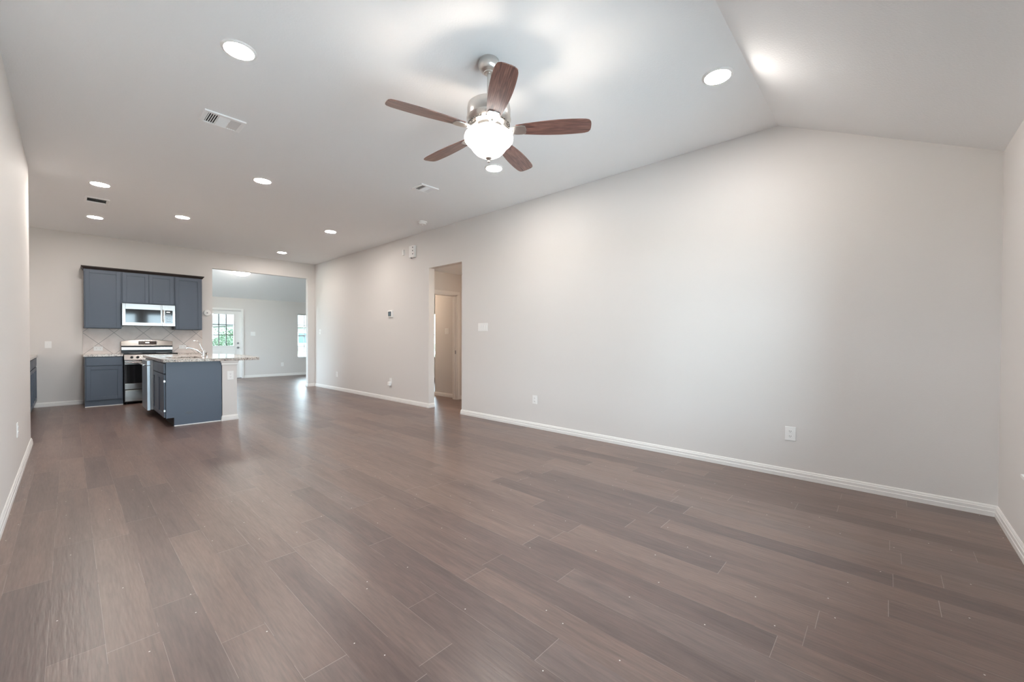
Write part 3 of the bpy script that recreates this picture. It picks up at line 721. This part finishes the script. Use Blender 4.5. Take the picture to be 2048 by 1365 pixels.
# ---------------------------------------------------------------- stove
st = thing('stove', (SX0, YB-.672, 0), 'stainless freestanding range with glass oven door, between the base cabinets', 'stove')
D_ = .66
B((.004, W_-.004, .045, D_-.02, .035, .895)).build('oven_body', M['dark'], st, bevel=.002)
B((0, W_, .02, D_-.03, .895, .912)).build('cooktop', M['black'], st, bevel=.004)
for (x, y) in ((.18, .18), (.57, .18), (.18, .45), (.57, .45)):
    MB().lathe([(.085, .9125), (.085, .9132), (.078, .9132)], (x, y, 0), 32).build('burner', M['grey'], st)
mb = MB(); mb.prism([(.0, .795), (.03, .795), (.05, .893), (.022, .893)], 'x', .004, W_-.004); fp = mb.build('control_fascia', M['steel'], st, bevel=.003)
for x in (.105, .185, .565, .645, .375):
    k = MB().lathe([(.022, 0), (.021, -.016), (.017, -.024), (.006, -.026)], (x, .010, .845), 20, 'y').build('knob', M['dark'], st, smooth=True)
od = B((.010, W_-.010, .006, .044, .27, .375), (.010, W_-.010, .006, .044, .715, .786), (.010, .045, .006, .044, .375, .715), (W_-.045, W_-.010, .006, .044, .375, .715)).build('oven_door', M['steel'], st, bevel=.003)
B((.012, W_-.012, .003, .010, .377, .713)).build('door_window', M['black'], od)
MB().tube([(.05, .006, .752), (.05, -.038, .752)], .010).tube([(W_-.05, .006, .752), (W_-.05, -.038, .752)], .010).tube([(.02, -.042, .752), (W_-.02, -.042, .752)], .014, 14).build('handle', M['steel'], od, smooth=True)
B((.010, W_-.010, .006, .044, .052, .255)).build('storage_drawer', M['steel'], st, bevel=.006)
for x in (.04, W_-.04):
    MB().lathe([(.018, 0), (.018, .036)], (x, .10, 0), 12).build('foot', M['dark'], st)
    MB().lathe([(.018, 0), (.018, .036)], (x, .58, 0), 12).build('foot', M['dark'], st)
# backguard with arched top
arch = [(0, .965), (W_, .965)]; n = 20
top = [(W_*(1-i/n), 1.130+.032*math.sin(PI*i/n)**.8 if 0 < i < n else 1.128) for i in range(n+1)]
mb = MB(); mb.prism([(0, 1.042)]+[(W_, 1.042)]+top, 'y', D_-.085, D_-.035); 
for v in mb.bm.verts: v.co.y += (v.co.z-1.042)*.30
bg = mb.build('backguard', M['steel'], st, bevel=.005)
B((.004, W_-.004, D_-.075, D_-.035, .912, 1.042)).build('backguard_base', M['dark'], st)
B((.002, W_-.002, D_-.105, D_-.076, .962, 1.018)).build('backguard_rail', M['steel'], st, bevel=.006)
TB = Matrix.Translation((0, D_-.085, 1.042)) @ Matrix(((1, 0, 0, 0), (0, 1, .30, 0), (0, 0, 1, 0), (0, 0, 0, 1))) @ Matrix.Translation((0, -(D_-.085), -1.042))
def tb(x0, x1, y0, y1, z0, z1): return MB().box(x0, x1, y0, y1, z0, z1, TB)
tb(.235, .515, D_-.0885, D_-.0851, 1.062, 1.140).build('display_frame', M['chrome'], bg, bevel=.003)
tb(.245, .505, D_-.0895, D_-.0885, 1.070, 1.132).build('display_glass', M['display'], bg)
tb(.345, .400, D_-.0903, D_-.0895, 1.096, 1.110).build('display_digits', M['digits'], bg)

# ---------------------------------------------------------------- island
IX0, IX1, IY0, IY1 = .868, 1.486, 7.045, 9.14
# half wall
hw = B((1.489, 1.668, 7.030, 9.15, 0, .8635)).build('wall_island', M['wall']); struct(hw, 'low half wall at the right side of the island')
o = sweep([(1.489, 7.30), (1.489, 7.030), (1.668, 7.030), (1.668, 9.15)], BP, 'baseboard_island', M['trim'], -1); struct(o, 'white baseboard around the island half wall')
for v in o.data.vertices:
    pass
o = sweep([(1.489, 7.045), (1.489, 7.030), (1.668, 7.030), (1.668, 9.15)], [(0, .800), (.006, .800), (.010, .812), (.010, .830), (.020, .846), (.024, .8635), (0, .8635)], 'trim_5', M['trim'], -1); struct(o, 'white moulding under the island countertop')
plate('wall_outlet', (1.587, 7.030, .650), '-y', .078, .125, 'white wall outlet on the end of the island half wall', 'outlet', 'wall outlets')
# sink cabinet: faces -X.  local x along -Y? use root rotated so local -y -> world -x
isl = thing('island_cabinet', (IX0, IY0, 0), 'slate blue kitchen island cabinet with a plain end panel', 'cabinet')
mb = B((.002, .020, .02, 1.045, .115, .8635), (.597, .615, .02, 1.045, .115, .8635), (.020, .597, 1.027, 1.045, .115, .8635), (.020, .597, .02, 1.027, .115, .133)); mb.build('cabinet_box', M['paint'], isl)
ep = MB(); ep.prism([(0, .115), (.083, .115), (.083, 0), (.617, 0), (.617, .8645), (0, .8645)], 'y', 0, .0195); ep.build('end_panel', M['paint'], isl, bevel=.0012)
B((.083, .617, -.008, 0, 0, .012)).build('shoe_strip', M['plate'], isl)
mb = MB()
for k in range(14): pass
MB().lathe([(.036, 0), (.034, -.0025), (.022, -.0035)], (0, 0, 0), 28, 'y').bm.free()
mb = MB(); ring = [( .245+.042*math.cos(2*PI*k/24), .165+.020*math.sin(2*PI*k/24)) for k in range(24)]
mb.prism(ring, 'y', -.002, 0.001); mb.build('patch_scuff', mat('scuffed_paint', (.085, .10, .125), .3), isl)
B((.080, .600, .02, 2.09, 0, .1145)).build('toe_kick', M['toe'], isl)
# fronts: two drawer fronts over two doors, facing -X
def side_door(y0, y1, z0, z1, x=-.019, t=.019, fr=.055):
    d = B((x, x+t, y0, y0+fr, z0, z1), (x, x+t, y1-fr, y1, z0, z1), (x, x+t, y0+fr, y1-fr, z0, z0+fr), (x, x+t, y0+fr, y1-fr, z1-fr, z1)).build('door', M['paint'], isl, bevel=.0025)
    B((x+.009, x+t-.001, y0+fr-.002, y1-fr+.002, z0+fr-.002, z1-fr+.002)).build('recessed_panel', M['paint'], d)
    for z in (z0+.09, z1-.09): B((x-.002, x+t*.9, y0-.004 if y0 < .3 else y1-.002, y0 if y0 < .3 else y1+.004, z-.012, z+.012)).build('hinge', M['nickel'], d)
for y0, y1 in ((.030, .528), (.532, 1.030)):
    B((-.019, 0, y0, y1, .712, .846)).build('drawer_front', M['paint'], isl, bevel=.003)
    side_door(y0, y1, .125, .700)
B((.0, .60, 1.70, 2.09, .115, .8635)).build('end_cabinet_box', M['paint'], isl)
# dishwasher standing proud of the cabinets
dw = thing('dishwasher', (IX0, IY0+1.062, 0), 'stainless dishwasher standing proud of the island cabinets beyond the sink doors', 'dishwasher')
B((-.045, .60, .0, .600, .1155, .855)).build('tub_casing', M['grey'], dw)
dd = B((-.085, -.046, .004, .596, .105, .775)).build('door', M['steel_b'], dw, bevel=.004)
B((-.085, -.046, .004, .596, .779, .850)).build('control_panel', M['steel_b'], dw, bevel=.004)
MB().tube([(-.085, .05, .79), (-.118, .05, .79)], .008).tube([(-.085, .55, .79), (-.118, .55, .79)], .008).tube([(-.120, .02, .79), (-.120, .58, .79)], .011, 12).build('handle', M['steel'], dw, smooth=True)
# granite top with sink cut-out and a bowed bar overhang
SXa, SXb, SYa, SYb = .96, 1.34, 7.36, 8.03
mb = MB(); zt0, zt1 = .865, .903
X0, Xm, Y0, Y1 = .838, 1.80, 7.005, 9.20
mb.box(X0, SXa, Y0, Y1, zt0, zt1); mb.box(SXa, SXb, Y0, SYa, zt0, zt1); mb.box(SXa, SXb, SYb, Y1, zt0, zt1)
bow = [(SXb, Y0), (1.945, Y0), (1.958, Y0+.02)]+[(1.955+.115*math.sin(PI*i/16), Y0+.02+(Y1-Y0-.04)*i/16) for i in range(1, 16)]+[(1.958, Y1-.02), (1.945, Y1), (SXb, Y1)]
mb.prism(bow, 'z', zt0, zt1)
bmesh.ops.remove_doubles(mb.bm, verts=mb.bm.verts, dist=1e-5)
it = mb.build('island_countertop', M['granite'], bevel=.003); tag(it, 'speckled granite island countertop with a bowed overhang on the half wall', 'countertop')
sk = thing('kitchen_sink', ((SXa+SXb)/2, (SYa+SYb)/2, .68), 'stainless undermount sink in the island countertop', 'sink')
a_, b_ = (SXb-SXa)/2, (SYb-SYa)/2
B((-a_, a_, -b_, b_, 0, .004), (-a_, -a_+.004, -b_, b_, .004, .184), (a_-.004, a_, -b_, b_, .004, .184), (-a_, a_, -b_, -b_+.004, .004, .184), (-a_, a_, b_-.004, b_, .004, .184)).build('basin', M['steel'], sk)
MB().lathe([(.04, .004), (.04, .006), (.02, .005)], (0, 0, 0), 20).build('drain', M['dark'], sk)
fa = thing('faucet', (1.425, 7.90, .9035), 'chrome kitchen faucet with a curved spout and lever on the island', 'faucet')
MB().lathe([(.030, 0), (.030, .008), (.024, .014), (.022, .07), (.024, .085), (.018, .105), (.008, .112)], (0, 0, 0), 24).build('body', M['chrome'], fa, smooth=True)
MB().tube([(-.005, 0, .03), (-.04, 0, .065), (-.09, 0, .105), (-.14, 0, .128), (-.19, 0, .138), (-.205, 0, .136), (-.212, 0, .122)], [.014, .013, .012, .0115, .0115, .012, .013], 14).build('spout', M['chrome'], fa, smooth=True)
MB().tube([(0, 0, .10), (-.018, 0, .125), (-.035, 0, .17), (-.045, 0, .21), (-.075, 0, .245), (-.105, 0, .25), (-.125, 0, .235)], [.009, .007, .005, .005, .006, .010, .009], 12).build('lever', M['chrome'], fa, smooth=True)
MB().lathe([(.034, 0), (.036, .004), (.034, .006)], (0, 0, 0), 24).build('escutcheon', M['chrome'], fa, smooth=True)
sp_ = thing('side_sprayer', (1.425, 7.66, .9035), 'small chrome side sprayer standing beside the faucet', 'sprayer')
MB().lathe([(.020, 0), (.020, .01), (.013, .016), (.014, .05), (.017, .062), (.012, .072)], (0, 0, 0), 18).build('spray_head', M['chrome'], sp_, smooth=True)

# ---------------------------------------------------------------- outside the front room
ln = B((-60, 60, YF+T+.02, 30, -.25, -.12), (-60, XL-6, YN-T-.02, YF+T+.02, -.25, -.12), (-60, 60, -40, YN-8, -.25, -.12)).build('lawn', M['grass']); ln['kind'] = 'structure'; ln['label'] = 'grass outside the windows'
pt = B((-6.3, 14, YN-8, YN-T-.02, -.25, -.12), (XL-6, -1.35, YN-T-.02, YF+T+.02, -.25, -.12)).build('bounce_slab', M['road']); pt['kind'] = 'structure'  # unseen pale ground added to bounce daylight up onto the ceiling
rd = B((-60, 90, 30, 38, -.25, -.14)).build('street', M['road']); rd['kind'] = 'structure'
ln2 = B((-60, 90, 38, 110, -.25, -.12)).build('far_lawn', M['grass']); ln2['kind'] = 'structure'
ho = thing('house', (19.0, 48.0, -.12), 'pale house across the street seen through the front room window', 'house')
B((-8, 5, 0, 8, 0, 2.7)).build('house_wall', M['siding'], ho)
mb = MB(); mb.prism([(-.6, 2.65), (8.6, 2.65), (4, 4.6)], 'x', -8.5, 5.5); mb.build('roof', M['roof'], ho)
for x in (-5.0, -1.1, 2.3):
    f = B((x-.8, x+.8, -.04, 0, .8, 2.1)).build('house_window', M['trim'], ho); B((x-.7, x+.7, -.06, -.041, .9, 2.0)).build('pane', M['blue_glass'], f)
def crown_mesh(seed, n=1600, R=2.6):
    rnd = random.Random(seed); mb = MB()
    blobs = [(Vector((rnd.uniform(-1, 1)*R*.55, rnd.uniform(-1, 1)*R*.55, rnd.uniform(-.45, .6)*R)), rnd.uniform(.45, .7)*R) for _ in range(9)]
    for i in range(n):
        c_b, r = blobs[rnd.randrange(9)]
        d = Vector((rnd.gauss(0, 1), rnd.gauss(0, 1), rnd.gauss(0, 1))).normalized()*r*rnd.uniform(.65, 1.05)
        p = c_b+d; s = rnd.uniform(.10, .22)
        a = Vector((rnd.gauss(0, 1), rnd.gauss(0, 1), rnd.gauss(0, 1))).normalized(); b = a.cross(Vector((rnd.random(), rnd.random(), rnd.random()+.1))).normalized()
        mb.poly([p-a*s, p-b*s*.5, p+a*s, p+b*s*.5])
    me = mb.build('tmp', M['leaf']); d = me.data; bpy.data.objects.remove(me); return d
crowns = [crown_mesh(s) for s in (1, 2, 3)]
tr_m = MB().tube([(0, 0, 0), (.05, 0, 1.2), (-.04, .05, 2.4), (.06, 0, 3.6)], [.22, .17, .14, .08], 10).build('tmp', M['bark']); trunk = tr_m.data; bpy.data.objects.remove(tr_m)
spots = [ (13.6, 75, 1.6, 0), (15.5, 61, 1.2, 1), (22.6, 61.5, 1.5, 1), (33, 61, 1.2, 1), (4.35, 21.5, .25, 3), (5.7, 25.5, .27, 3), (3.75, 18.9, .19, 3)]
LABS = ['leafy green tree seen through the glass of the front door', 'leafy green tree seen through the front room window above the house', 'leafy tree behind the windows at the near end of the room', 'low green bush seen through the lower lites of the front door']
for i, (x, y, s, kd) in enumerate(spots):
    t_ = thing('bush' if kd == 3 else 'tree', (x, y, -.13), LABS[kd], 'bush' if kd == 3 else 'tree', ['trees outside the front door', 'trees outside the front room window', 'trees outside the near windows', 'bushes outside the front door'][kd])
    t_.scale = (s, s, s)
    a = bpy.data.objects.new('trunk', trunk); b = bpy.data.objects.new('crown', crowns[i % 3])
    for o in (a, b): COL.objects.link(o); o.parent = t_
    b.location = (0, 0, 4.2); b.rotation_euler = (0, 0, i*1.3)
